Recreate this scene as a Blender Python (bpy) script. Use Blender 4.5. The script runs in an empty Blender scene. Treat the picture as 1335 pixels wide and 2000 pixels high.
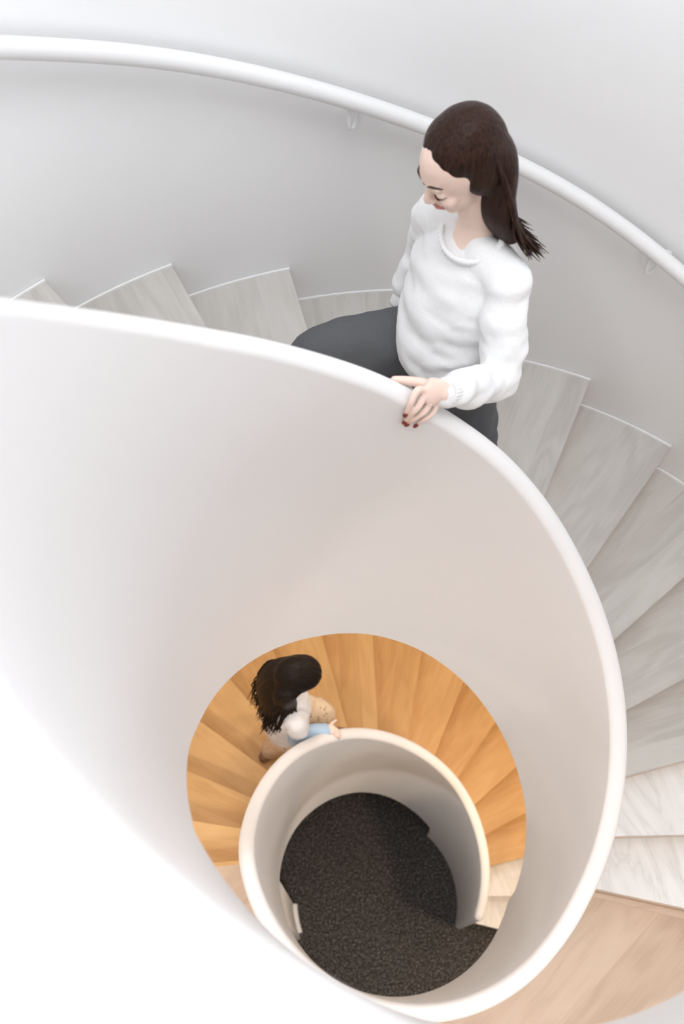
import bpy, bmesh, math, random
from math import sin, cos, pi, radians, sqrt
from mathutils import Vector, Matrix, noise
random.seed(7)
S = bpy.context.scene
COL = S.collection
Z0 = 4.86          # height of the stair datum (front edge of the first tread) above the carpet

# ------------------------------------------------------------------ camera
M = Matrix(((0.99604606, -0.08878251, 0.00314687), (0.077214, 0.88269067, 0.46356788), (-0.04393443, -0.46149198, 0.88605582)))
cd = bpy.data.cameras.new('camera'); cam = bpy.data.objects.new('camera', cd); COL.objects.link(cam)
cam.matrix_world = Matrix.Translation((-0.3212, -0.5036, 2.3631 + Z0)) @ M.transposed().to_4x4()
cd.sensor_fit = 'VERTICAL'; cd.sensor_height = 36; cd.sensor_width = 36
cd.lens = 1748.5 / 2000 * 36
cd.clip_start = 0.02
cd.dof.use_dof = True; cd.dof.focus_distance = 2.7; cd.dof.aperture_fstop = 2.6
S.camera = cam
# ------------------------------------------------------------------ world and light
w = bpy.data.worlds.new('world'); S.world = w; w.use_nodes = True
bg = w.node_tree.nodes['Background']; bg.inputs[0].default_value = (0.93, 0.965, 1.0, 1); bg.inputs[1].default_value = 0.4
S.view_settings.view_transform = 'Standard'; S.view_settings.look = 'None'
S.view_settings.exposure = 0.68; S.view_settings.gamma = 1; S.view_settings.use_curve_mapping = False
WARM = (1.0, 0.86, 0.72); WARM_W = 3.5
FILL_LAMP_W = 14.0  # strength of the fill lamps added under the upper floor

def area(name, loc, size, watts, col, rot=(0, 0, 0), parent=None):
    l = bpy.data.lights.new(name, 'AREA'); l.shape = 'DISK'; l.size = size; l.energy = watts; l.color = col
    o = bpy.data.objects.new(name, l); COL.objects.link(o); o.location = loc; o.rotation_euler = rot; o.parent = parent
    return o

TOP = 4.4                                        # ceiling height above the stair datum
SKY = area('skylight_daylight', (0.1, 0.0, TOP + .12), 2.5, 56, (0.95, 0.975, 1.0))
WIN = area('window_fill_light', (-0.9, -3.85, 2.6), 1.0, 52, (0.95, 0.975, 1.0), (radians(-90), 0, 0)); WIN.data.shape = 'RECTANGLE'; WIN.rotation_euler = (radians(90), 0, 0); WIN.data.size = 3.4; WIN.data.size_y = 2.2  # fill light behind an unseen window, added to brighten the curved wall

# ------------------------------------------------------------------ measured stair geometry (metres, degrees)
H = 0.18
R, RO, RI = 1.886, 0.6617, 0.6006
T1, D1 = 112.62, 12.917
T2, D2 = 179.89, 13.178
def nose1(k): return T1 - (k - 1) * D1          # upper flight, front edge of tread k
def nose2(k): return T2 - (k - 12) * D2         # lower flight
def zt_(k): return -(k - 1) * H
LAND = -11 * H; UPPER = 5 * H; GROUND = -27 * H

# ------------------------------------------------------------------ helpers
def smooth(me, v=True):
    for p in me.polygons: p.use_smooth = v
def link(name, me, mat=None, parent=None, sm=False):
    o = bpy.data.objects.new(name, me); COL.objects.link(o)
    if mat is not None and not me.materials: me.materials.append(mat)
    if parent is not None: o.parent = parent
    if sm: smooth(me)
    return o
def from_bm(name, bm, mat=None, parent=None, sm=False):
    bmesh.ops.recalc_face_normals(bm, faces=bm.faces)
    me = bpy.data.meshes.new(name); bm.to_mesh(me); bm.free()
    return link(name, me, mat, parent, sm)
def thing(name, label, cat, loc=(0, 0, 0), group=None):
    o = bpy.data.objects.new(name, None); COL.objects.link(o); o.location = loc; o.empty_display_size = .1
    o['label'] = label; o['category'] = cat
    if group: o['group'] = group
    return o
def tag(o, label=None, cat=None, group=None, kind=None):
    if label: o['label'] = label
    if cat: o['category'] = cat
    if group: o['group'] = group
    if kind: o['kind'] = kind
    return o
def interp(tab, x):
    if x >= tab[0][0]: return tab[0][1]
    for (a, za), (b, zb) in zip(tab, tab[1:]):
        if x >= b: return zb + (za - zb) * (x - b) / (a - b)
    return tab[-1][1]
def smoothed(tab, x, wd):
    n = 12; s = 0; t = 0
    for i in range(-n, n + 1):
        g = math.exp(-(i / n * 2) ** 2 / 2); s += g * interp(tab, x + i / n * wd); t += g
    return s / t
def P3(a, r, z): return Vector((r * cos(radians(a)), r * sin(radians(a)), z))
def loft(sections, closed=False, caps=True):
    """sections: list of equally long closed point rings"""
    bm = bmesh.new(); rows = [[bm.verts.new(p) for p in s] for s in sections]; n = len(rows[0])
    for a, b in zip(rows, rows[1:] + ([rows[0]] if closed else [])):
        for i in range(n): bm.faces.new((a[i], a[(i + 1) % n], b[(i + 1) % n], b[i]))
    if caps and not closed:
        bm.faces.new(rows[0][::-1]); bm.faces.new(rows[-1])
    return bm
def sector(a0, a1, r0, r1, z0, z1, step=2.0):
    n = max(1, int(math.ceil(abs(a1 - a0) / step))); f = lambda v, a: v(a) if callable(v) else v
    return loft([[P3(a, r0, f(z0, a)), P3(a, r1, f(z0, a)), P3(a, r1, f(z1, a)), P3(a, r0, f(z1, a))]
                 for a in [a0 + (a1 - a0) * i / n for i in range(n + 1)]])
def box(x0, x1, y0, y1, z0, z1):
    bm = bmesh.new(); bmesh.ops.create_cube(bm, size=1)
    for v in bm.verts: v.co = Vector(((x0 + x1) / 2 + v.co.x * (x1 - x0), (y0 + y1) / 2 + v.co.y * (y1 - y0), (z0 + z1) / 2 + v.co.z * (z1 - z0)))
    return bm
def add_bevel(o, wd, seg=2):
    m = o.modifiers.new('bevel', 'BEVEL'); m.width = wd; m.segments = seg; m.limit_method = 'ANGLE'; m.angle_limit = radians(40)
def merge(dst, src):
    me = bpy.data.meshes.new('tmp'); src.to_mesh(me); src.free(); dst.from_mesh(me); bpy.data.meshes.remove(me)
def catmull(pts, n=6):
    out = []
    for i in range(len(pts) - 1):
        p0 = pts[max(i - 1, 0)]; p1 = pts[i]; p2 = pts[i + 1]; p3 = pts[min(i + 2, len(pts) - 1)]
        for j in range(n):
            t = j / n
            out.append([.5 * (2 * b + (c - a) * t + (2 * a - 5 * b + 4 * c - d) * t * t + (3 * b - a - 3 * c + d) * t ** 3) for a, b, c, d in zip(p0, p1, p2, p3)])
    out.append(list(pts[-1])); return out
def tube(st, side=None, n=16, sub=6, cap0=True, cap1=True):
    """st: (x,y,z,ru[,rv]) stations; side: direction of the ru axis; rounded ends"""
    st = [tuple(s) if len(s) == 5 else (*s, s[3]) for s in st]
    ps = catmull(st, sub); P = [Vector(p[:3]) for p in ps]
    rings = []; u = Vector(side).normalized() if side is not None else None
    for i, p in enumerate(ps):
        t = (P[min(i + 1, len(P) - 1)] - P[max(i - 1, 0)]).normalized()
        if u is None: u = t.orthogonal().normalized()
        uu = (u - t * u.dot(t)).normalized(); v = t.cross(uu)
        if side is None: u = uu
        ru, rv = max(p[3], 1e-4), max(p[4], 1e-4)
        if i == 0 and cap0:
            for k in (80, 60, 40, 20):
                c = cos(radians(k)); s = sin(radians(k)) * min(ru, rv)
                rings.append([P[i] - t * s + uu * (ru * c * cos(2 * pi * j / n)) + v * (rv * c * sin(2 * pi * j / n)) for j in range(n)])
        rings.append([P[i] + uu * (ru * cos(2 * pi * j / n)) + v * (rv * sin(2 * pi * j / n)) for j in range(n)])
        if i == len(ps) - 1 and cap1:
            for k in (20, 40, 60, 80):
                c = cos(radians(k)); s = sin(radians(k)) * min(ru, rv)
                rings.append([P[i] + t * s + uu * (ru * c * cos(2 * pi * j / n)) + v * (rv * c * sin(2 * pi * j / n)) for j in range(n)])
    return loft(rings)
def ell(c, F, Sd, U, a, b, d, seg=20):
    bm = bmesh.new(); bmesh.ops.create_uvsphere(bm, u_segments=seg, v_segments=seg // 2 + 2, radius=1)
    for v in bm.verts: v.co = Vector(c) + F * (v.co.x * a) + Sd * (v.co.y * b) + U * (v.co.z * d)
    return bm
def blob(name, parts, voxel, mat, parent, it=4, fac=.5, disp=None):
    """union of closed shapes as one continuous skin"""
    bm = bmesh.new()
    for p in parts: bmesh.ops.recalc_face_normals(p, faces=p.faces); merge(bm, p)
    me = bpy.data.meshes.new(name); bm.to_mesh(me); bm.free()
    o = bpy.data.objects.new(name, me); COL.objects.link(o)
    m = o.modifiers.new('r', 'REMESH'); m.mode = 'VOXEL'; m.voxel_size = voxel; m.adaptivity = 0
    if it: s = o.modifiers.new('s', 'SMOOTH'); s.factor = fac; s.iterations = it
    dg = bpy.context.evaluated_depsgraph_get(); me2 = bpy.data.meshes.new_from_object(o.evaluated_get(dg))
    o.modifiers.clear(); bpy.data.objects.remove(o); bpy.data.meshes.remove(me)
    me2.name = name
    if disp:
        nrm = [v.normal.copy() for v in me2.vertices]
        for v, nn in zip(me2.vertices, nrm): v.co += nn * disp(v.co, nn)
    me2.materials.clear(); return link(name, me2, mat, parent, True)

# ------------------------------------------------------------------ materials
def mat(name, col, rough=.6, spec=.5):
    m = bpy.data.materials.new(name); m.use_nodes = True; b = m.node_tree.nodes['Principled BSDF']
    b.inputs['Base Color'].default_value = (*col, 1); b.inputs['Roughness'].default_value = rough
    b.inputs['Specular IOR Level'].default_value = spec
    return m
def N(m, t, **k):
    n = m.node_tree.nodes.new(t)
    for a, b in k.items(): setattr(n, a, b)
    return n
def L(m, a, b): m.node_tree.links.new(a, b)
def mapping(m, scale, rot=(0, 0, 0), rnd=True, coord='Object'):
    tc = N(m, 'ShaderNodeTexCoord'); mp = N(m, 'ShaderNodeMapping'); mp.inputs['Scale'].default_value = scale; mp.inputs['Rotation'].default_value = rot
    src = tc.outputs[coord]
    if rnd:
        oi = N(m, 'ShaderNodeObjectInfo'); mu = N(m, 'ShaderNodeMath', operation='MULTIPLY'); mu.inputs[1].default_value = 37
        L(m, oi.outputs['Random'], mu.inputs[0]); ad = N(m, 'ShaderNodeVectorMath', operation='ADD'); L(m, src, ad.inputs[0]); L(m, mu.outputs[0], ad.inputs[1]); src = ad.outputs[0]
    L(m, src, mp.inputs[0]); return mp.outputs[0]
def ramp(m, fac, stops):
    r = N(m, 'ShaderNodeValToRGB'); e = r.color_ramp.elements
    while len(e) < len(stops): e.new(.5)
    for x, (p, c) in zip(e, stops): x.position = p; x.color = (*c, 1)
    L(m, fac, r.inputs[0]); return r.outputs[0]
def bump(m, fac, strength, dist=.01):
    b = N(m, 'ShaderNodeBump'); b.inputs['Strength'].default_value = strength; b.inputs['Distance'].default_value = dist
    L(m, fac, b.inputs['Height']); L(m, b.outputs[0], m.node_tree.nodes['Principled BSDF'].inputs['Normal'])
def mixc(m, fac, a, b, mode='MIX'):
    x = N(m, 'ShaderNodeMix', data_type='RGBA', blend_type=mode)
    if isinstance(fac, float): x.inputs[0].default_value = fac
    else: L(m, fac, x.inputs[0])
    for s, i in ((a, 6), (b, 7)):
        if isinstance(s, tuple): x.inputs[i].default_value = (*s, 1)
        else: L(m, s, x.inputs[i])
    return x.outputs[2]
def plaster(name, col, rough=.55):
    m = mat(name, col, rough, .35); v = mapping(m, (1, 1, 1), rnd=False)
    n = N(m, 'ShaderNodeTexNoise'); n.inputs['Scale'].default_value = 220; n.inputs['Detail'].default_value = 3; L(m, v, n.inputs['Vector'])
    bump(m, n.outputs[0], .04, .002); return m
def wood(name, dark, mid, light, plank=.13, rot=0, rough=.45, across='Y'):
    """boards run along local x; grain stretched along x; plank tone changes per board"""
    m = mat(name, mid, rough, .35)
    v = mapping(m, (1, 1, 1), (0, 0, rot)); sx = N(m, 'ShaderNodeSeparateXYZ'); L(m, v, sx.inputs[0])
    dv = N(m, 'ShaderNodeMath', operation='DIVIDE'); dv.inputs[1].default_value = plank; L(m, sx.outputs[1], dv.inputs[0])
    fl = N(m, 'ShaderNodeMath', operation='FLOOR'); L(m, dv.outputs[0], fl.inputs[0])
    wn = N(m, 'ShaderNodeTexWhiteNoise', noise_dimensions='1D'); L(m, fl.outputs[0], wn.inputs['W'])
    off = N(m, 'ShaderNodeMath', operation='MULTIPLY'); off.inputs[1].default_value = 9; L(m, wn.outputs[0], off.inputs[0])
    ad = N(m, 'ShaderNodeVectorMath', operation='ADD'); L(m, v, ad.inputs[0]); L(m, off.outputs[0], ad.inputs[1])
    # wandering cathedral grain
    mp = N(m, 'ShaderNodeMapping'); mp.inputs['Scale'].default_value = (.8, 3.0, .7); L(m, ad.outputs[0], mp.inputs[0])
    n1 = N(m, 'ShaderNodeTexNoise'); n1.inputs['Scale'].default_value = 2.6; n1.inputs['Detail'].default_value = 1.5; n1.inputs['Distortion'].default_value = .3; L(m, mp.outputs[0], n1.inputs['Vector'])
    rg = N(m, 'ShaderNodeMath', operation='MULTIPLY'); rg.inputs[1].default_value = 26; L(m, n1.outputs[0], rg.inputs[0])
    si = N(m, 'ShaderNodeMath', operation='SINE'); L(m, rg.outputs[0], si.inputs[0])
    s2 = N(m, 'ShaderNodeMapRange'); s2.inputs[1].default_value = -1; s2.inputs[2].default_value = 1; L(m, si.outputs[0], s2.inputs[0])
    mp2 = N(m, 'ShaderNodeMapping'); mp2.inputs['Scale'].default_value = (4, 70, 4); L(m, ad.outputs[0], mp2.inputs[0])
    n2 = N(m, 'ShaderNodeTexNoise'); n2.inputs['Scale'].default_value = 1.5; n2.inputs['Detail'].default_value = 5; L(m, mp2.outputs[0], n2.inputs['Vector'])
    a1 = N(m, 'ShaderNodeMath', operation='MULTIPLY_ADD'); a1.inputs[1].default_value = .16; L(m, s2.outputs[0], a1.inputs[0])
    b1 = N(m, 'ShaderNodeMath', operation='MULTIPLY_ADD'); b1.inputs[1].default_value = .34; L(m, n2.outputs[0], b1.inputs[0])
    c1 = N(m, 'ShaderNodeMath', operation='MULTIPLY'); c1.inputs[1].default_value = .24; L(m, wn.outputs[0], c1.inputs[0])
    c3 = N(m, 'ShaderNodeMath', operation='ADD'); c3.inputs[1].default_value = .06; L(m, c1.outputs[0], c3.inputs[0]); L(m, c3.outputs[0], b1.inputs[2]); L(m, b1.outputs[0], a1.inputs[2])
    c = ramp(m, a1.outputs[0], [(.22, dark), (.5, mid), (.85, light)])
    L(m, c, m.node_tree.nodes['Principled BSDF'].inputs['Base Color'])
    bump(m, n2.outputs[0], .05, .002)
    return m
def marble(name, base, vein):
    m = mat(name, base, .35, .5); v = mapping(m, (1, 1, 1), (0, 0, 1.15)); mp = N(m, 'ShaderNodeMapping'); mp.inputs['Scale'].default_value = (.9, 4.2, 1); L(m, v, mp.inputs[0])
    n = N(m, 'ShaderNodeTexNoise'); n.inputs['Scale'].default_value = 2.2; n.inputs['Detail'].default_value = 6; n.inputs['Distortion'].default_value = 1.2; L(m, mp.outputs[0], n.inputs['Vector'])
    s = N(m, 'ShaderNodeMath', operation='SUBTRACT'); s.inputs[1].default_value = .5; L(m, n.outputs[0], s.inputs[0]); a = N(m, 'ShaderNodeMath', operation='ABSOLUTE'); L(m, s.outputs[0], a.inputs[0])
    n2 = N(m, 'ShaderNodeTexNoise'); n2.inputs['Scale'].default_value = 5; L(m, mp.outputs[0], n2.inputs['Vector'])
    c = ramp(m, a.outputs[0], [(0, vein), (.03, tuple((x + y * 2) / 3 for x, y in zip(vein, base))), (.12, base)])
    c2 = ramp(m, n2.outputs[0], [(.35, tuple(x * .9 for x in base)), (.65, base)])
    L(m, mixc(m, .5, c, c2), m.node_tree.nodes['Principled BSDF'].inputs['Base Color']); return m
def fabric(name, col, sc=260, rough=.9, b=.25):
    m = mat(name, col, rough, .2); v = mapping(m, (1, 1, 1), rnd=False); n = N(m, 'ShaderNodeTexNoise'); n.inputs['Scale'].default_value = sc; n.inputs['Detail'].default_value = 2; L(m, v, n.inputs['Vector'])
    c = ramp(m, n.outputs[0], [(.3, tuple(x * .95 for x in col)), (.7, tuple(min(1, x * 1.06) for x in col))]); L(m, c, m.node_tree.nodes['Principled BSDF'].inputs['Base Color'])
    bump(m, n.outputs[0], b, .002); return m

M_wall = plaster('white_wall_paint', (.83, .83, .838))
M_band = plaster('white_balustrade_paint', (.835, .822, .822), .42)
M_trim = mat('white_trim_paint', (.87, .87, .87), .4)
M_rail = mat('white_powder_coat', (.80, .80, .805), .4)
M_grey = wood('grey_oak', (.48, .455, .425), (.575, .55, .52), (.64, .615, .59))
M_oak = wood('natural_oak', (.60, .34, .13), (.70, .43, .18), (.76, .51, .25), rough=.42)
M_pale = wood('pale_oak_floor', (.54, .40, .30), (.65, .50, .385), (.71, .565, .445), plank=.19, rot=radians(-37))
M_edge = wood('oak_riser', (.50, .38, .28), (.60, .47, .36), (.66, .54, .43))
M_light = wood('light_oak_edge', (.62, .49, .38), (.72, .58, .46), (.78, .65, .54))
M_marble = marble('pale_marble', (.86, .845, .83), (.62, .60, .585))
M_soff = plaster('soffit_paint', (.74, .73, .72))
def carpet():
    m = mat('dark_carpet', (.03, .028, .027), 1, .15); v = mapping(m, (1, 1, 1), rnd=False)
    n = N(m, 'ShaderNodeTexNoise'); n.inputs['Scale'].default_value = 72; n.inputs['Detail'].default_value = 4; n.inputs['Roughness'].default_value = .7; L(m, v, n.inputs['Vector'])
    c = ramp(m, n.outputs[0], [(.36, (.03, .028, .027)), (.52, (.10, .092, .09)), (.70, (.40, .375, .36))])
    vo = N(m, 'ShaderNodeTexVoronoi'); vo.inputs['Scale'].default_value = 70; L(m, v, vo.inputs['Vector'])
    sx = N(m, 'ShaderNodeSeparateColor'); L(m, vo.outputs['Color'], sx.inputs[0]); sp = ramp(m, sx.outputs[0], [(.965, (0, 0, 0)), (.99, (1, 1, 1))])
    sq = ramp(m, vo.outputs['Distance'], [(.15, (1, 1, 1)), (.4, (0, 0, 0))])
    mk = mixc(m, 1.0, sp, sq, 'MULTIPLY'); c2 = mixc(m, mk, c, (.35, .34, .33))
    L(m, c2, m.node_tree.nodes['Principled BSDF'].inputs['Base Color']); bump(m, n.outputs[0], 1, .02); return m
M_carpet = carpet()

# ------------------------------------------------------------------ setting
def struct(name, bm, m, sm=False): return tag(from_bm(name, bm, m, None, sm), kind='structure')
bm = bmesh.new(); merge(bm, box(-3.3, 3.3, -3.6, 2.3, GROUND - .1, GROUND)); struct('floor_ground', bm, M_carpet)
struct('wall_curved', sector(-14, 184, R, R + .12, GROUND, TOP, 1.5), M_wall, True)
struct('wall_left', box(-3.4, -3.3, -3.6, 2.3, GROUND, TOP), M_wall)
struct('wall_right', box(3.3, 3.4, -3.6, 2.3, GROUND, TOP), M_wall)
bm = bmesh.new()
for b in ((-3.4, 3.4, GROUND, 1.45), (-3.4, 3.4, 3.75, TOP), (-3.4, -2.65, 1.45, 3.75), (.85, 3.4, 1.45, 3.75)): merge(bm, box(b[0], b[1], -3.7, -3.6, b[2], b[3]))
struct('wall_front', bm, M_wall)
bm = bmesh.new()
for b in ((-2.65, .85, 1.45, 1.5), (-2.65, .85, 3.7, 3.75), (-2.65, -2.6, 1.5, 3.7), (.8, .85, 1.5, 3.7), (-.93, -.87, 1.5, 3.7)): merge(bm, box(b[0], b[1], -3.72, -3.58, b[2], b[3]))
struct('added_window_1', bm, M_trim)  # unseen window, added to let in side fill light
struct('wall_back', box(-3.4, 3.4, 2.3, 2.4, GROUND, TOP), M_wall)
def ceiling():
    c = Vector((.1, 0, 0)); rows = []
    for i in range(97):
        a = 2 * pi * i / 96; d = Vector((cos(a), sin(a), 0))
        t = min(((3.4 if d.x > 0 else -3.4) - c.x) / d.x if abs(d.x) > 1e-6 else 99, ((2.4 if d.y > 0 else -3.7) - c.y) / d.y if abs(d.y) > 1e-6 else 99)
        rows.append([c + d * 1.28 + Vector((0, 0, TOP)), c + d * t + Vector((0, 0, TOP)), c + d * t + Vector((0, 0, TOP + .1)), c + d * 1.28 + Vector((0, 0, TOP + .1))])
    return loft(rows[:-1], closed=True, caps=False)
struct('ceiling', ceiling(), M_wall)
def landing_slab(name, z, th, a0, a1, mtop):
    """floor outside the stair ring: inner edge follows the balustrade, outer edge runs to the walls"""
    bm = bmesh.new(); n = 60; rows = []
    for i in range(n + 1):
        a = a0 + (a1 - a0) * i / n; d = Vector((cos(radians(a)), sin(radians(a)), 0))
        t = min(3.3 / abs(d.x) if abs(d.x) > 1e-6 else 99, (3.6 if d.y < 0 else 2.3) / abs(d.y) if abs(d.y) > 1e-6 else 99)
        p = d * (RO - .03); q = d * t
        rows.append([p + Vector((0, 0, z - th)), q + Vector((0, 0, z - th)), q + Vector((0, 0, z)), p + Vector((0, 0, z))])
    return struct(name, loft(rows), mtop)
landing_slab('floor_landing', LAND, .22, nose1(11), T2 - 360, M_pale)
landing_slab('floor_upper', UPPER, .08, -40, 177.2 - 360, M_pale)
struct('trim_landing', sector(nose1(11) - .2, nose1(11) - 1.6, RO, R, LAND + .0005, LAND + .004), M_light)
# low wall under the landing with its skirting
struct('wall_under_stair', sector(178, 200, RI + .01, RO - .005, GROUND, LAND - .4, 2), M_wall, False)
struct('baseboard_under_stair', sector(178.2, 197, RI - .018, RI + .01, GROUND, GROUND + .09, 2), M_trim, False)

# ------------------------------------------------------------------ balustrade (one continuous ribbon)
TOPT = [(330, 1.87), (197, 1.87), (186, 1.845), (175, 1.735), (164.5, 1.589), (150.6, 1.393), (135.6, 1.185), (115.9, .938), (98.9, .741), (88.4, .610), (79.2, .505), (71.8, .419), (57.8, .226), (45.6, .042),
        (30.9, -.172), (15.4, -.4), (6.9, -.526), (-2.8, -.668), (-16, -.848), (-30.9, -1.029), (-47, -1.13), (-66, -1.15), (-165, -1.15), (-175, -1.19), (-183.4, -1.318), (-196.5, -1.515), (-209.7, -1.674), (-223.5, -1.833),
        (-237.7, -2.026), (-259.8, -2.302), (-283.1, -2.608), (-298, -2.79), (-312.9, -2.965), (-326.7, -3.149), (-340.2, -3.34), (-356.5, -3.542), (-373.7, -3.74), (-384, -3.87)]
BOTT = [(330, .81), (206, .81), (203, .739), (192.2, .568), (183.5, .442), (175.4, .296), (157.4, .03), (148.7, -.095), (133.3, -.314), (119.9, -.49), (100.4, -.714), (81.5, -.945), (63, -1.19), (44.8, -1.445), (27.5, -1.679),
        (10.6, -1.902), (-6.8, -2.167), (-18.2, -2.348), (-22.5, -2.53), (-33, -2.56), (-163, -2.56), (-166, -2.80), (-178.6, -2.86), (-193.3, -3.06), (-210.6, -3.243), (-228.5, -3.46), (-245.9, -3.642), (-261, -3.8),
        (-279, -4.02), (-299.5, -4.299), (-316.0, -4.515), (-316.8, GROUND), (-400, GROUND)]
def ztop(a): return smoothed(TOPT, a, 9)
def zbot(a):
    if a < -316.4: return GROUND
    if -26 < a < -17 or -170 < a < -160 or 200 < a < 207 or a < -312: return interp(BOTT, a)
    return smoothed(BOTT, a, 4)
LEDGE = .34
def ribbon():
    secs = []; rc = (RO - RI) / 2; rm = (RO + RI) / 2
    angs = []
    a = 325.0
    while a > -380.5:
        angs.append(a); a -= 1.5
    angs = sorted(set(angs + [-316.35, -316.45, -18.2, -22.5, -163, -166, 203, 206]), reverse=True)
    def sec(a, sc=1.0, zt=None):
        zt = ztop(a) if zt is None else zt; zb = zbot(a)
        w = LEDGE * max(0, min(1, (a - 196) / 30, (290 - a) / 30)); w = w * w * (3 * LEDGE - 2 * w) / LEDGE ** 2 if w else 0    # the parapet widens to a ledge on the upper floor
        ring = [P3(a, rm - rc * sc, zb + (zt - zb) * t) for t in (0, .25, .5, .75)]
        ring += [P3(a, rm - rc * sc * cos(radians(b)) + (w if b > 90 else 0), zt + rc * sc * sin(radians(b))) for b in list(range(0, 91, 15)) + list(range(91, 182, 15))]
        ring += [P3(a, rm + rc * sc + w, zb + (zt - zb) * t) for t in (.75, .5, .25, 0)]
        return ring
    secs = [sec(a) for a in angs]
    for k in (25, 50, 70, 85):                       # rounded foot of the newel end
        secs.append(sec(-380.5 - 2.75 * sin(radians(k)), cos(radians(k))))
    return loft(secs)
band = from_bm('balustrade', ribbon(), M_band, None, True)
band.modifiers.new('e', 'EDGE_SPLIT').split_angle = radians(50)
tag(band, 'smooth white solid balustrade winding down the inside of the spiral stair', 'balustrade')

# ------------------------------------------------------------------ stairs
def tread_mesh(name, ang, nose=.018):
    """tread wedge: local +x along the front edge, y towards the back of the tread"""
    bm = bmesh.new(); th = .034; ro, rw = RO - .012, R - .001
    ra = radians(ang); o0 = nose / ro * .55; o1 = nose / rw
    def pt(r, a, z): return Vector((r * cos(a), r * sin(a), z))
    secs = []
    for i in range(9):
        t = i / 8; a0 = -o0 + t * (ra + o0 + .012); a1 = -o1 + t * (ra + o1 + .006)
        secs.append([pt(ro, a0, -th), pt(rw, a1, -th), pt(rw, a1, 0), pt(ro, a0, 0)])
    b = loft(secs); bmesh.ops.recalc_face_normals(b, faces=b.faces); me = bpy.data.meshes.new(name); b.to_mesh(me); b.free(); return me
def riser_mesh(name):
    b = box(RO - .012, R - .001, 0, .018, -H, -.033); bmesh.ops.recalc_face_normals(b, faces=b.faces); me = bpy.data.meshes.new(name); b.to_mesh(me); b.free(); return me
def trim_mesh(name, ang):
    b = sector(-.55, ang + .3, R - .010, R - .0015, -.001, .008, 2); bmesh.ops.recalc_face_normals(b, faces=b.faces); me = bpy.data.meshes.new(name); b.to_mesh(me); b.free(); return me
def flight(label, ks, nose, ang, base_mat, riser_mat, pale, z_soff, a_soff):
    root = thing('staircase', label, 'stairs', (0, 0, 0))
    cache = {}
    rm = riser_mesh('riser'); tm = trim_mesh('edge_trim', ang)
    rm.materials.append(riser_mat); tm.materials.append(M_trim)
    for k in ks:
        m = M_marble if k in pale else base_mat
        if m.name not in cache:
            me = tread_mesh('tread', ang); me.materials.append(m); cache[m.name] = me
        t = bpy.data.objects.new('tread', cache[m.name]); COL.objects.link(t); t.parent = root
        t.location = (0, 0, zt_(k)); t.rotation_euler = (0, 0, radians(nose(k)))
        add_bevel(t, .003)
        if k in pale: t['label'] = 'pale veined tread'
        r = bpy.data.objects.new('riser', rm); COL.objects.link(r); r.parent = t
        e = bpy.data.objects.new('edge_trim', tm); COL.objects.link(e); e.parent = t
    a0, a1 = a_soff
    from_bm('soffit', sector(a0, a1, RO - .01, R - .0015, lambda a: z_soff(a) - .36, lambda a: z_soff(a) - .25, 3), M_soff, root, True)
    return root
up = lambda a: -(T1 - a) / D1 * H
lo = lambda a: LAND - (T2 - a) / D2 * H
st_up = flight('upper spiral flight of grey oak treads beside the white curved wall', range(-3, 12), nose1, D1, M_grey, M_light, (10, 11), up, (176, nose1(11) + 12))
st_lo = flight('lower spiral flight of warm orange oak treads seen through the stairwell', range(13, 28), nose2, D2, M_oak, M_oak, (26, 27), lo, (T2 - 2, nose2(27) + 30))
# riser and edge under the landing's first step
e = from_bm('landing_edge', box(RO - .012, R - .001, -.018, .018, -H, -.001), M_oak, st_lo); e.location = (0, 0, LAND); e.rotation_euler = (0, 0, radians(T2)); e['label'] = 'oak edge of the landing'
add_bevel(e, .003)

# ------------------------------------------------------------------ wall handrail
WR = [(180, 1.86), (150, 1.42), (121.6, .985), (115.1, .899), (107.8, .80), (98.6, .665), (91.9, .570), (85.4, .478), (69, .268), (62.2, .165), (55.9, .07), (40, -.16), (20, -.45), (-5, -.80), (-14, -.93)]
hr = thing('handrail', 'round white tube handrail running up the curved outer wall', 'handrail', (0, 0, 0))
RT = .027; RR = R - .072
def zr(a): return smoothed(WR, a, 10) - .016
st = [(*P3(a, RR, zr(a)), RT) for a in range(176, -15, -3)]
from_bm('rail', tube(st, side=(0, 0, 1), n=24, sub=2), M_rail, hr, True)
for a in (158, 125.5, 92.6, 59.3, 26, -7):
    z = zr(a)
    b = tube([(*P3(a + .25, RR, z - .02), .0075), (*P3(a + .15, RR, z - .085), .0075), (*P3(a - .05, RR + .008, z - .105), .0075), (*P3(a - .55, RR + .025, z - .098), .0075), (*P3(a - 1.2, R - .002, z - .05), .0075)], n=10, sub=5)
    d = P3(a, 1, 0); merge(b, tube([(*P3(a - 1.2, R - .008, z - .05), .015), (*P3(a - 1.2, R - .001, z - .05), .015)], n=16, sub=1, cap0=False, cap1=False))
    from_bm('bracket', b, M_rail, hr, True)

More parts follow.
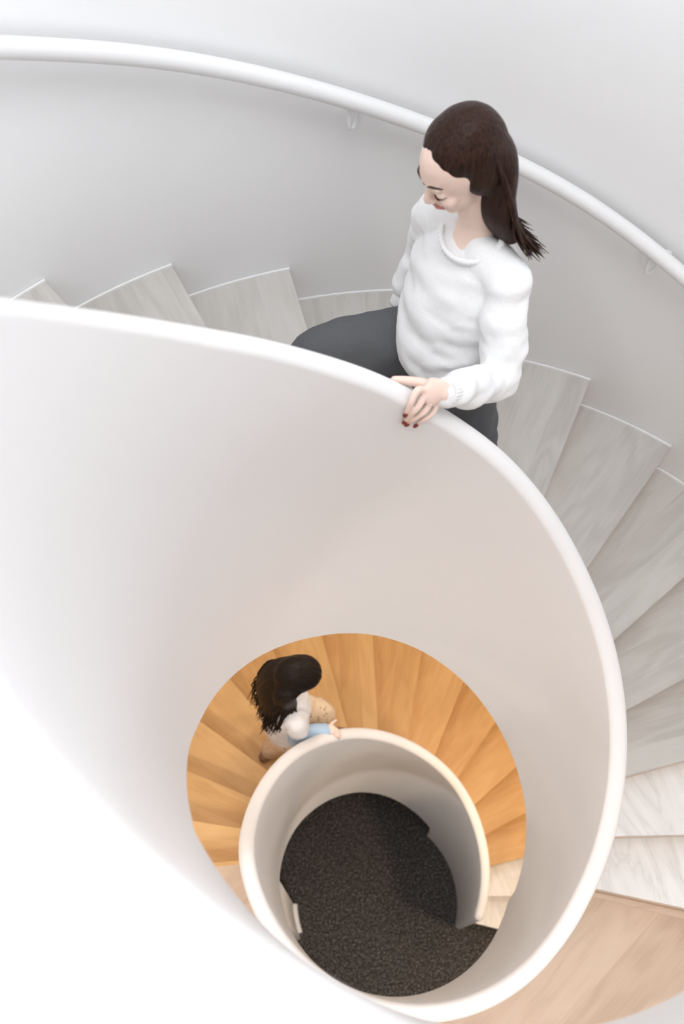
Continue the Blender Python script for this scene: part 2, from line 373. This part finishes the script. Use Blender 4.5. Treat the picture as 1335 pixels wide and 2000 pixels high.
# ------------------------------------------------------------------ lamps
def emis(name, col, s):
    m = mat(name, (.8, .8, .8)); b = m.node_tree.nodes['Principled BSDF']; b.inputs['Emission Color'].default_value = (*col, 1); b.inputs['Emission Strength'].default_value = s; return m
M_warm = emis('warm_lamp', WARM, 6); M_cool = emis('white_fill_lamp', (1, .98, .95), 6)  # the white lens serves only the added fill lamps
def downlight(loc, watts, col, m, label, size=.12):
    t = thing('downlight', label, 'ceiling lamp', loc, 'downlights under the stair and upper floor')
    b = bmesh.new(); bmesh.ops.create_cone(b, cap_ends=True, segments=32, radius1=size / 2 + .015, radius2=size / 2 + .015, depth=.02); bmesh.ops.translate(b, verts=b.verts, vec=(0, 0, .01))
    from_bm('housing', b, M_trim, t)
    b = bmesh.new(); bmesh.ops.create_cone(b, cap_ends=True, segments=32, radius1=size / 2, radius2=size / 2, depth=.006); bmesh.ops.translate(b, verts=b.verts, vec=(0, 0, -.003))
    from_bm('lens', b, m, t)
    area('lamp_light', (0, 0, -.02), size, watts, col, parent=t)
for a in (158, 128, 98, 68, 38, 10):
    downlight(tuple(P3(a, 1.3, up(a) - .415)), WARM_W, WARM, M_warm, 'small round warm downlight under the upper flight')
for a in (-60, -100, -140):
    downlight(tuple(P3(a, 2.0, UPPER - .105)), FILL_LAMP_W, (1, .97, .93), M_cool, 'round white downlight under the upper floor', .3)  # unseen lamps added to brighten the landing and balustrade


downlight(tuple(P3(-100, 1.3, LAND - .245)), 9, (1, .96, .93), M_cool, 'round white downlight under the landing', .2)  # unseen lamp added as neutral fill for the ground level
downlight(tuple(P3(-25, 1.3, LAND - .245)), 15, (1, .74, .48), M_warm, 'round warm downlight under the landing', .2)

# ------------------------------------------------------------------ people
M_skin = mat('skin', (.83, .63, .54), .5, .4); M_skin.node_tree.nodes['Principled BSDF'].inputs['Subsurface Weight'].default_value = .12
M_skin.node_tree.nodes['Principled BSDF'].inputs['Subsurface Radius'].default_value = (.02, .007, .004)
M_hair = mat('dark_brown_hair', (.026, .012, .008), .42, .13); M_hair2 = mat('black_brown_hair', (.010, .006, .0045), .45, .13)
M_sweat = fabric('white_sweater', (.84, .84, .845), 420, .9, .12); M_trou = fabric('charcoal_trousers', (.105, .106, .112), 300, .8)
M_nail = mat('dark_red_nail_polish', (.23, .012, .010), .15, .6); M_silver = mat('silver', (.85, .84, .82), .2); M_silver.node_tree.nodes['Principled BSDF'].inputs['Metallic'].default_value = 1
M_brow = mat('brow_hair', (.05, .028, .018), .7); M_lip = mat('lips', (.62, .25, .21), .4); M_shoe = mat('black_leather', (.03, .03, .03), .4)
for hm in (M_hair, M_hair2):                     # strand sheen put into the colour as light and dark streaks, plus bump
    v = mapping(hm, (170, 170, 9), rnd=False); n = N(hm, 'ShaderNodeTexNoise'); n.inputs['Scale'].default_value = 1; n.inputs['Detail'].default_value = 2; L(hm, v, n.inputs['Vector'])
    bump(hm, n.outputs[0], .5, .004)
    bc = tuple(hm.node_tree.nodes['Principled BSDF'].inputs['Base Color'].default_value)[:3]
    L(hm, ramp(hm, n.outputs[0], [(.3, tuple(x * .6 for x in bc)), (.7, tuple(x * 1.7 for x in bc))]), hm.node_tree.nodes['Principled BSDF'].inputs['Base Color'])
V = Vector
def head_parts(c, F, U):
    Sd = U.cross(F).normalized()
    W = lambda f, s, u: V(c) + F * f + Sd * s + U * u
    ps = [ell(W(0, 0, .01), F, Sd, U, .094, .073, .09), ell(W(.036, 0, -.045), F, Sd, U, .054, .056, .072), ell(W(.064, 0, -.094), F, Sd, U, .024, .03, .020),
          ell(W(.03, 0, -.075), F, Sd, U, .05, .05, .04), ell(W(.083, 0, .018), F, Sd, U, .012, .045, .012)]
    ps.append(tube([(*W(.086, 0, .004), .007), (*W(.098, 0, -.016), .009), (*W(.106, 0, -.032), .011), (*W(.092, 0, -.040), .008)], n=12))
    for s in (-1, 1):
        ps.append(ell(W(.098, s * .010, -.036), F, Sd, U, .009, .008, .007))
        ps.append(ell(W(.070, s * .034, -.034), F, Sd, U, .022, .022, .020))
        ps.append(ell(W(-.004, s * .074, -.028), F, Sd, U, .017, .007, .030)); ps.append(ell(W(-.004, s * .076, -.046), F, Sd, U, .010, .006, .010))
        ps.append(ell(W(.079, s * .031, -.006), F, Sd, U, .012, .016, .010))
    ps.append(ell(W(.089, 0, -.062), F, Sd, U, .010, .020, .006)); ps.append(ell(W(.087, 0, -.072), F, Sd, U, .010, .017, .006))
    return ps, W, Sd
def face_details(W, Sd, F, U, parent):
    for s in (-1, 1):
        from_bm('eyebrow', tube([(*W(.092, s * .014, .020), .0025), (*W(.087, s * .030, .027), .003), (*W(.074, s * .046, .021), .0015)], n=8), M_brow, parent, True)
        from_bm('eyelashes', tube([(*W(.0905, s * .018, -.012), .0015), (*W(.0905, s * .032, -.015), .0025), (*W(.077, s * .045, -.011), .0012)], n=8), M_brow, parent, True)
    b = tube([(*W(.090, -.022, -.066), .002), (*W(.098, -.010, -.062), .0045), (*W(.099, 0, -.064), .004), (*W(.098, .010, -.062), .0045), (*W(.090, .022, -.066), .002)], n=10)
    merge(b, tube([(*W(.090, -.018, -.069), .002), (*W(.097, 0, -.072), .005), (*W(.090, .018, -.069), .002)], n=10)); from_bm('lips', b, M_lip, parent, True)
def locks(name, roots, m, parent):
    """hair locks: list of (stations) thin tapered tubes in one mesh"""
    bm = bmesh.new()
    for st in roots: merge(bm, tube(st, n=6, sub=4, cap0=False, cap1=False))
    return from_bm(name, bm, m, parent, True)
def hand(dirs_, wrist, palm, thumb, pr=.017):
    """five fingers, each a short tapering chain rooted in the palm"""
    ps = []
    for f, r in dirs_:
        root = V(palm) * .55 + V(f[0]) * .45
        ps.append(tube([(*root, r * 1.15)] + [(*V(q), r * k) for q, k in zip(f, (1.16, 1.02, .92, .74))], n=12, sub=5))
    ps.append(tube([(*V(q), k) for q, k in zip(thumb, (.014, .0125, .0105, .0085))], n=12, sub=5))
    return ps

# ---- woman walking up the upper flight
def woman():
    root = thing('person', 'woman in white sweater and charcoal trousers climbing the upper flight, hand on balustrade', 'person', (.12, 1.06, -.54))
    B = V((-.12, -1.06, .54))
    hold = bpy.data.objects.new('x', None)
    kids = []
    F = V((-.80, -.36, -.48)).normalized(); U0 = V((-.44, -.16, .88)); Sd = U0.cross(F).normalized(); U = F.cross(Sd).normalized()
    c = V((.082, 1.05, .995))
    hp, W, Sd = head_parts(c, F, U)
    neck = [tube([(.155, 1.065, .70, .055, .05), (.148, 1.065, .80, .046, .046), (.125, 1.06, .90, .047, .05), (.115, 1.06, .96, .05)], side=Sd, n=16)]
    S2 = V((.58, -.81, 0)).normalized()            # left shoulder direction
    torso = [tube([(.13, 1.03, .33, .135, .10), (.14, 1.03, .48, .115, .085), (.145, 1.04, .62, .135, .09), (.145, 1.05, .70, .125, .080), (.147, 1.058, .745, .085, .062), (.148, 1.062, .78, .052, .050)], side=S2)]
    SL, EL, WRs = V((.205, .945, .725)), V((.180, .775, .55)), V((.0135, .628, .722))
    SR, ER, WRr = V((.080, 1.16, .735)), V((.075, 1.27, .50)), V((.005, 1.21, .33))
    arms = [tube([(*SL, .045), (*((SL + EL) / 2), .036), (*EL, .032), (*((EL + WRs) / 2), .028), (*WRs, .022, .019)], n=14),
            tube([(*SR, .045), (*((SR + ER) / 2), .036), (*ER, .032), (*WRr, .02), (-.015, 1.195, .285, .024, .014), (-.023, 1.19, .24, .02, .012)], n=14)]
    for k, (dx, dy) in enumerate(((-.02, -.012), (-.01, 0), (0, .012), (.01, .02))):
        arms.append(tube([(-.02 + dx * .7, 1.192 + dy, .25, .009), (-.027 + dx, 1.19 + dy, .215, .008), (-.023 + dx, 1.185 + dy, .185, .007)], n=8))
    arms.append(tube([(-.01, 1.175, .29, .011), (-.035, 1.16, .265, .01), (-.047, 1.16, .235, .008)], n=8))
    HR, KR, AR = V((.08, 1.10, .34)), V((-.25, 1.11, .235)), V((-.27, 1.10, -.10))
    HL, KL, AL = V((.15, .97, .33)), V((.225, .97, -.06)), V((.30, 1.03, -.43))
    legs = [tube([(*HR, .075), (*((HR + KR) / 2), .065), (*KR, .05), (*((KR + AR) / 2), .045), (*AR, .03)], n=14), tube([(*HL, .075), (*((HL + KL) / 2), .065), (*KL, .05), (*((KL + AL) / 2), .045), (*AL, .03)], n=14)]
    iF = [(-.0509, .6171, .7572), (-.0651, .597, .7471), (-.0726, .5903, .7303), (-.0780, .5885, .7120)]
    mF = [(-.0294, .6215, .7389), (-.0511, .5941, .7240), (-.0672, .5895, .7017), (-.0768, .5900, .6800)]
    rF = [(-.0129, .6204, .7188), (-.0333, .5959, .7040), (-.0545, .5905, .6878), (-.0700, .5905, .6690)]
    pF = [(-.0028, .6148, .7017), (-.0164, .5977, .6850), (-.0361, .5915, .6757), (-.0495, .5910, .6600)]
    th = [(-.010, .645, .724), (-.040, .6535, .733), (-.071, .661, .735), (-.096, .664, .738)]
    fing = hand([(iF, .0080), (mF, .0082), (rF, .0078), (pF, .0068)], WRs, (-.008, .631, .728), th)
    palm = [tube([(.020, .631, .722, .024, .016), (-.004, .629, .729, .031, .015), (-.022, .625, .737, .033, .013)], side=V((-.45, .25, .62)), n=16)]
    body = blob('body', hp + neck + torso + arms + legs + palm + fing, .0042, M_skin, root, it=3)
    kids.append(body)
    # finer left hand surface on the same body is kept continuous; nails and ring sit on it
    cen = V((-.02, .631, 0))
    for nm, f, r in (('index', iF, .0080), ('middle', mF, .0082), ('ring', rF, .0078), ('little', pF, .0068)):
        a, b = V(f[2]), V(f[3]); t = (b - a).normalized(); radial = V((0, -.80, .60)); nn = (radial - t * radial.dot(t)).normalized(); sd = t.cross(nn)
        kids.append(from_bm('fingernail', ell(b + t * .001 + nn * r * .50, t, sd, nn, .0085, r * .72, .0032, 14), M_nail, root, True))
    a, b = V(rF[0]), V(rF[1]); t = (b - a).normalized(); ctr = a + (b - a) * .45; u = t.orthogonal().normalized(); v = t.cross(u)
    ringp = [(*(ctr + (u * cos(q) + v * sin(q)) * .0098), .0009) for q in [2 * pi * i / 20 for i in range(21)]]
    rb = tube(ringp, n=8, sub=2); up_ = (V((0, -.5, .86)) - t * V((0, -.5, .86)).dot(t)).normalized(); sv = t.cross(up_)
    for k in (-1, 0, 1): merge(rb, ell(ctr + up_ * .0108 + sv * k * .0035 + t * (.0015 * abs(k)), t, sv, up_, .0022, .0022, .0022, 10))
    kids.append(from_bm('finger_ring', rb, M_silver, root, True))
    # sweater
    def folds(co, n):
        q = co * 9; a = noise.noise(V((q.x * 1.1, q.y * 1.1, q.z * 2.0)))
        q2 = V((co.x * 16 + 3, co.y * 16, co.z * 34)); armw = 1.0 if co.y < .90 or co.y > 1.18 else .35
        return .012 * a + .0085 * armw * noise.noise(q2) + .0008 * noise.noise(co * 160)
    sw = [tube([(.118, 1.015, .395, .158, .135), (.118, 1.01, .42, .168, .148), (.122, 1.015, .50, .170, .142), (.136, 1.03, .60, .165, .125), (.143, 1.045, .67, .160, .108), (.144, 1.052, .715, .135, .095), (.142, 1.051, .748, .102, .085), (.140, 1.048, .768, .086, .080)], side=S2, n=28, cap0=True, cap1=False)]
    mid = (SL + EL) / 2; m2 = (EL + WRs) / 2; d = (WRs - EL).normalized()
    sw.append(tube([(*(SL + V((-.045, .06, .006))), .058), (*SL, .059), (*(mid + V((.004, 0, 0))), .058), (*(EL + V((.010, .012, -.002))), .055), (*(EL + d * .07 + V((0, 0, -.004))), .050), (*(EL + d * .16), .047), (*(WRs - d * .055), .037), (*(WRs - d * .03), .030), (*(WRs - d * .012), .030)], n=20, cap1=True))
    m3 = (SR + ER) / 2; d3 = (WRr - ER).normalized()
    sw.append(tube([(*(SR + V((.03, -.05, .005))), .058), (*SR, .064), (*m3, .06), (*ER, .055), (*(ER + d3 * .08), .048), (*(WRr - d3 * .02), .032)], n=18))
    kids.append(blob('sweater', sw, .006, M_sweat, root, it=5, disp=folds))
    # ribbed cuff, hem and neckline
    def ribbed(nm, c0, c1, ru, rv, side, nr=34, amp=.0014):
        rings = []; c0, c1 = V(c0), V(c1); t = (c1 - c0).normalized(); u = V(side); u = (u - t * u.dot(t)).normalized(); v = t.cross(u); n = nr * 4
        def ring(c, s): return [c + u * ((ru * s + amp * cos(2 * pi * j / 4)) * cos(2 * pi * j / n)) + v * ((rv * s + amp * cos(2 * pi * j / 4)) * sin(2 * pi * j / n)) for j in range(n)]
        secs = [ring(c0, 1.0), ring(c0 + (c1 - c0) * .15, 1.04), ring(c0 + (c1 - c0) * .85, 1.03), ring(c1, .98), ring(c1, .86), ring(c0, .86)]
        return from_bm(nm, loft(secs, closed=True, caps=False), M_sweat, root, True)
    kids.append(ribbed('cuff', WRs - d * .045, WRs - d * .002, .0315, .0285, (0, 0, 1), 26))
    kids.append(ribbed('cuff', WRr - d3 * .05, WRr - d3 * .005, .033, .031, (0, 1, 0), 26))
    kids.append(ribbed('hem', (.118, 1.012, .41), (.118, 1.018, .365), .150, .128, S2, 90, .0012))
    kids.append(ribbed('neckline', (.1385, 1.046, .768), (.131, 1.0405, .788), .083, .078, S2, 46, .001))
    # trousers
    def tf(co, n): return .006 * noise.noise(V((co.x * 12, co.y * 12, co.z * 20))) + .003 * noise.noise(V((co.x * 30, co.y * 30, co.z * 14)))
    tr = [tube([(.13, 1.03, .42, .135, .105), (.13, 1.035, .36, .155, .125), (.12, 1.04, .29, .155, .125), (.12, 1.04, .24, .12, .10)], side=S2, n=24),
          tube([(*(HR + V((.03, -.01, .0))), .10), (*((HR + KR) / 2 + V((0, 0, .01))), .098, .095), (*(KR + V((.0, 0, .0))), .088), (*((KR + AR) / 2), .085), (*(AR + V((0, 0, .02))), .082)], n=20),
          tube([(*HL, .10), (*((HL + KL) / 2), .094), (*KL, .088), (*((KL + AL) / 2), .085), (*(AL + V((0, 0, .03))), .08)], n=20)]
    kids.append(blob('trousers', tr, .008, M_trou, root, it=4, disp=tf))
    for A, toe in ((AR, V((-1, 0, 0))), (AL, V((-.98, .15, 0)))):
        z = zt_(2) if A is AR else zt_(4)
        b = V((A.x, A.y, z)); side = V((0, 0, 1)).cross(toe)
        kids.append(blob('shoe', [tube([(*(b - toe * .05 + V((0, 0, .033))), .033, .032), (*(b + toe * .03 + V((0, 0, .034))), .036, .033), (*(b + toe * .11 + V((0, 0, .027))), .043, .026), (*(b + toe * .165 + V((0, 0, .022))), .035, .021)], side=side, n=18),
                                   tube([(*(b + V((0, 0, .04))), .035), (*(b + V((0, 0, .10))), .037)], n=16)], .005, M_shoe, root))
    # hair: smooth cap plus a shoulder-length fall behind the ear, then loose locks
    hc = [ell(W(-.026, 0, .016), F, Sd, U, .088, .083, .098, 28), ell(W(-.010, 0, .040), F, Sd, U, .080, .077, .070, 28)]
    for s_ in (-1, 1): hc.append(ell(W(-.022, s_ * .060, -.018), F, Sd, U, .052, .028, .060))
    hc.append(tube([(*W(-.03, .006, .03), .080, .060), (*W(-.060, .010, -.03), .080, .050), (.165, 1.045, .895, .074, .042), (.186, 1.035, .84, .068, .038), (.207, 1.025, .795, .054, .024)], side=Sd, n=24))
    hair = blob('hair', hc, .0045, M_hair, root, it=6, disp=lambda co, n: .0014 * noise.noise(V(((co - c).dot(Sd) * 70, (co - c).dot(F) * 12, 2.0))))
    kids.append(hair)
    lk = []; rnd = random.Random(3)
    for i in range(190):
        s = rnd.uniform(-1, 1); q = rnd.uniform(-.3, 1)
        p0 = W(-.02 - .03 * q, s * .070, .095 - .03 * abs(s) - .03 * q * q)
        p1 = W(-.085 + .04 * abs(s), s * .084, .01 + rnd.uniform(-.02, .02))
        p2 = V((.165, 1.045, .90)) + Sd * (s * .082) + V((.045 * (1 - abs(s)), 0, rnd.uniform(-.01, .01)))
        ln = rnd.uniform(0, .055)
        p3 = V((.194, 1.03, .835)) + Sd * (s * .076) + V((.02 * (1 - abs(s)), 0, 0)) + V((rnd.uniform(-.012, .012), rnd.uniform(-.01, .01), 0))
        p4 = p3 + V((.030 + ln * .6, -.012, -.045 - ln * .35)) + V((rnd.uniform(-.012, .02), rnd.uniform(-.02, .02), 0))
        lk.append([(*p0, .0015), (*p1, .0042), (*p2, .0042), (*p3, .0034), (*p4, .0006)])
    kids.append(locks('hair_lock', lk, M_hair, root))
    face_details(W, Sd, F, U, root)
    for o in root.children: o.location = B
    return root
woman()

# ---- long-haired person walking down the lower flight
M_white = fabric('white_top', (.80, .79, .80)); M_blue = fabric('pale_blue_knit', (.42, .56, .72)); M_bshoe = mat('brown_leather', (.30, .18, .11), .5)
def speckled():
    m = mat('speckled_beige_cloth', (.80, .62, .44), .85, .2); v = mapping(m, (1, 1, 1), rnd=False); n = N(m, 'ShaderNodeTexVoronoi'); n.inputs['Scale'].default_value = 34; L(m, v, n.inputs['Vector'])
    n2 = N(m, 'ShaderNodeTexNoise'); n2.inputs['Scale'].default_value = 20; L(m, v, n2.inputs['Vector'])
    a = N(m, 'ShaderNodeMath', operation='MULTIPLY_ADD'); a.inputs[1].default_value = .5; L(m, n2.outputs[0], a.inputs[0]); L(m, n.outputs['Distance'], a.inputs[2])
    c = ramp(m, a.outputs[0], [(.40, (.25, .15, .09)), (.47, (.80, .64, .47))]); L(m, c, m.node_tree.nodes['Principled BSDF'].inputs['Base Color']); return m
M_speck = speckled()
def girl():
    root = thing('person', 'long dark haired person in white top and pale blue sleeves descending the lower orange flight', 'person', (-.45, .70, -2.88))
    B = V((.45, -.70, 2.88))
    F = V((.72, .10, -.68)).normalized(); U0 = V((.62, .12, .77)); Sd = U0.cross(F).normalized(); U = F.cross(Sd).normalized()
    c = V((-.408, .745, -1.62)); hp, W, Sd = head_parts(c, F, U)
    Sh = V((.0, 0, 1)).cross(V((.95, .3, 0)).normalized()); Sh = V((.30, -.95, 0))                      # right shoulder is on the inner side
    pel, chest = V((-.49, .70, -2.19)), V((-.46, .715, -1.87))
    SN, EN, WN = chest + V((.035, -.125, .035)), V((-.43, .585, -2.08)), V((-.285, .600, -2.095))
    SF, EF, WF = chest + V((-.03, .135, .03)), V((-.50, .92, -2.08)), V((-.40, .95, -2.22))
    HN, KN, AN = pel + V((.02, -.07, -.02)), V((-.53, .655, -2.43)), V((-.60, .66, -2.64))
    HF, KF, AF = pel + V((.01, .08, -.02)), V((-.30, .80, -2.50)), V((-.30, .82, -2.97))
    bp = hp + [tube([(*(chest + V((.01, 0, .06))), .05), (*(c + V((-.03, -.01, -.07))), .043), (*c, .045)], n=14),
               tube([(*pel, .12, .09), (*((pel + chest) / 2), .10, .08), (*chest, .125, .085), (*(chest + V((.005, 0, .07))), .055, .05)], side=Sh)]
    for a, b, d in ((SN, EN, WN), (SF, EF, WF)): bp.append(tube([(*a, .034), (*((a + b) / 2), .022), (*b, .019), (*((b + d) / 2), .019), (*d, .018, .015)], n=12))
    for a, b, d in ((HN, KN, AN), (HF, KF, AF)): bp.append(tube([(*a, .07), (*b, .046), (*((b + d) / 2), .04), (*d, .028)], n=12))
    palmc = V((-.268, .602, -2.088)); bp.append(tube([(*WN, .017), (*palmc, .026, .012), (-.252, .600, -2.092, .024, .010)], side=(-.2, .9, .2), n=12))
    for k, y in enumerate((.618, .606, .594, .583)):
        q = -2.098 - .004 * k; ln = (.9, 1, .95, .75)[k]
        bp.append(tube([(-.256, y, q + .006, .0075), (-.256 + .020 * ln, y - .012 * ln, q, .0075), (-.256 + .034 * ln, y - .022 * ln, q - .016, .0068), (-.256 + .038 * ln, y - .026 * ln, q - .032, .006)], n=10))
    bp.append(tube([(-.268, .622, -2.09, .010), (-.250, .640, -2.095, .0085), (-.232, .652, -2.108, .007)], n=10))
    fpalm = WF + V((.02, .005, -.06)); bp.append(tube([(*WF, .017), (*fpalm, .024, .013)], n=12))
    for k in range(4): bp.append(tube([(*(fpalm + V((-.018 + .012 * k, 0, -.005))), .0075), (*(fpalm + V((-.012 + .012 * k, .004, -.045))), .0068), (*(fpalm + V((-.002 + .012 * k, .004, -.07))), .006)], n=8))
    bp.append(tube([(*(fpalm + V((.018, -.01, .02))), .009), (*(fpalm + V((.036, -.015, -.02))), .007)], n=8))
    blob('body', bp, .0055, M_skin, root, it=3)
    fd = lambda co, n: .006 * noise.noise(co * 14) + .003 * noise.noise(co * 30)
    blob('top', [tube([(*(pel + V((0, 0, -.03))), .150, .12), (*(pel + V((0, 0, .08))), .145, .115), (*((pel + chest) / 2 + V((0, 0, .04))), .145, .11), (*chest, .145, .10), (*(chest + V((.005, 0, .075))), .07, .06)], side=Sh, n=24),
                 ell(SN + V((-.005, .01, -.005)), V((1, 0, 0)), V((0, 1, 0)), V((0, 0, 1)), .062, .060, .058), tube([(*SN, .056), (*((SN + EN) / 2), .056), (*((SN + EN * 2) / 3), .052)], n=16),
                 tube([(*(SF + V((0, -.03, 0))), .058), (*((SF + EF) / 2), .052), (*EF, .047), (*((EF + WF) / 2), .042), (*(WF + V((0, 0, .02))), .034)], n=16)], .007, M_white, root, disp=fd)
    blob('sleeve', [ell(EN, V((1, 0, 0)), V((0, 1, 0)), V((0, 0, 1)), .058, .056, .056), tube([(*((SN + EN) / 2), .057), (*EN, .056)], n=16), tube([(*EN, .055), (*((EN + WN) / 2), .045), (*(WN - V((.012, 0, 0))), .036)], n=18)], .006, M_blue, root, disp=fd)
    blob('trousers', [tube([(*(pel + V((0, 0, .02))), .13, .105), (*(pel + V((0, 0, -.10))), .13, .11)], side=Sh, n=20),
                      tube([(*HN, .085), (*((HN + KN) / 2), .078), (*KN, .066), (*((KN + AN) / 2), .058), (*AN, .052)], n=16), tube([(*HF, .085), (*((HF + KF) / 2), .080), (*KF, .070), (*((KF + AF) / 2), .062), (*AF, .055)], n=16)], .008, M_speck, root, disp=fd)
    for A, z, toe in ((AN, zt_(16), V((.75, .66, 0))), (AF, zt_(18), V((.98, -.1, 0)))):
        b = V((A.x, A.y, z)); side = V((0, 0, 1)).cross(toe)
        blob('shoe', [tube([(*(b - toe * .05 + V((0, 0, .033))), .032), (*(b + toe * .03 + V((0, 0, .034))), .034), (*(b + toe * .10 + V((0, 0, .027))), .039, .026), (*(b + toe * .145 + V((0, 0, .022))), .032, .021)], side=side, n=18),
                      tube([(*(b + V((0, 0, .04))), .034), (*(b + V((0, 0, .08))), .035)], n=16)], .006, M_bshoe, root)
    hc = [ell(W(-.014, 0, .016), F, Sd, U, .104, .088, .104, 28), ell(W(.012, 0, .038), F, Sd, U, .088, .084, .082, 28),
          tube([(*W(-.03, 0, .02), .085, .07), (-.485, .745, -1.68, .11, .065), (-.54, .73, -1.78, .125, .05), (-.565, .705, -1.88, .12, .035), (-.56, .685, -1.95, .08, .014)], side=V((.25, -.95, .1)), n=24),
          tube([(*W(-.02, -.03, .0), .06), (*W(-.04, -.07, -.06), .055, .045), (-.465, .655, -1.80, .050, .030), (-.490, .630, -1.90, .036, .016), (-.500, .615, -1.96, .020, .006)], side=(1, 0, 0), n=16)]
    blob('hair', hc, .006, M_hair2, root, it=5, disp=lambda co, n: .003 * noise.noise(V((co.y * 60, co.x * 18, 1))))
    lk = []; rnd = random.Random(5)
    for i in range(170):
        s = rnd.uniform(-1, 1); side = V((.25, -.95, .1))
        p0 = W(-.02, s * .06, .095 - .03 * abs(s)); p1 = V((-.485, .745, -1.66)) + side * s * .10 + V((0, 0, .02))
        p2 = V((-.55, .72, -1.78)) + side * s * .12 + V((rnd.uniform(-.02, .02), 0, rnd.uniform(-.02, .02)))
        p3 = V((-.58, .70, -1.88)) + side * s * .12 + V((rnd.uniform(-.03, .03), rnd.uniform(-.02, .02), 0)); p4 = p3 + V((rnd.uniform(-.04, .05), rnd.uniform(-.04, .02), -rnd.uniform(.04, .12)))
        lk.append([(*p0, .0015), (*p1, .005), (*p2, .005), (*p3, .0035), (*p4, .0006)])
    for i in range(60):
        q = V((rnd.uniform(-.03, .045), rnd.uniform(-.012, .012), 0)); e_ = V((rnd.uniform(-.03, .03), 0, -rnd.uniform(.02, .10)))
        lk.append([(*W(-.04, -.07, -.04), .003), (*(V((-.462, .622, -1.80)) + q), .0045), (*(V((-.488, .600, -1.90)) + q), .004), (*(V((-.498, .595, -1.95)) + q + e_), .0006)])
    locks('hair_lock', lk, M_hair2, root)
    face_details(W, Sd, F, U, root)
    for o in root.children: o.location = B
    return root
girl()
# ------------------------------------------------------------------ raise everything so the carpet lies at z = 0
for o in S.objects:
    if o.parent is None and o is not cam: o.location.z += Z0
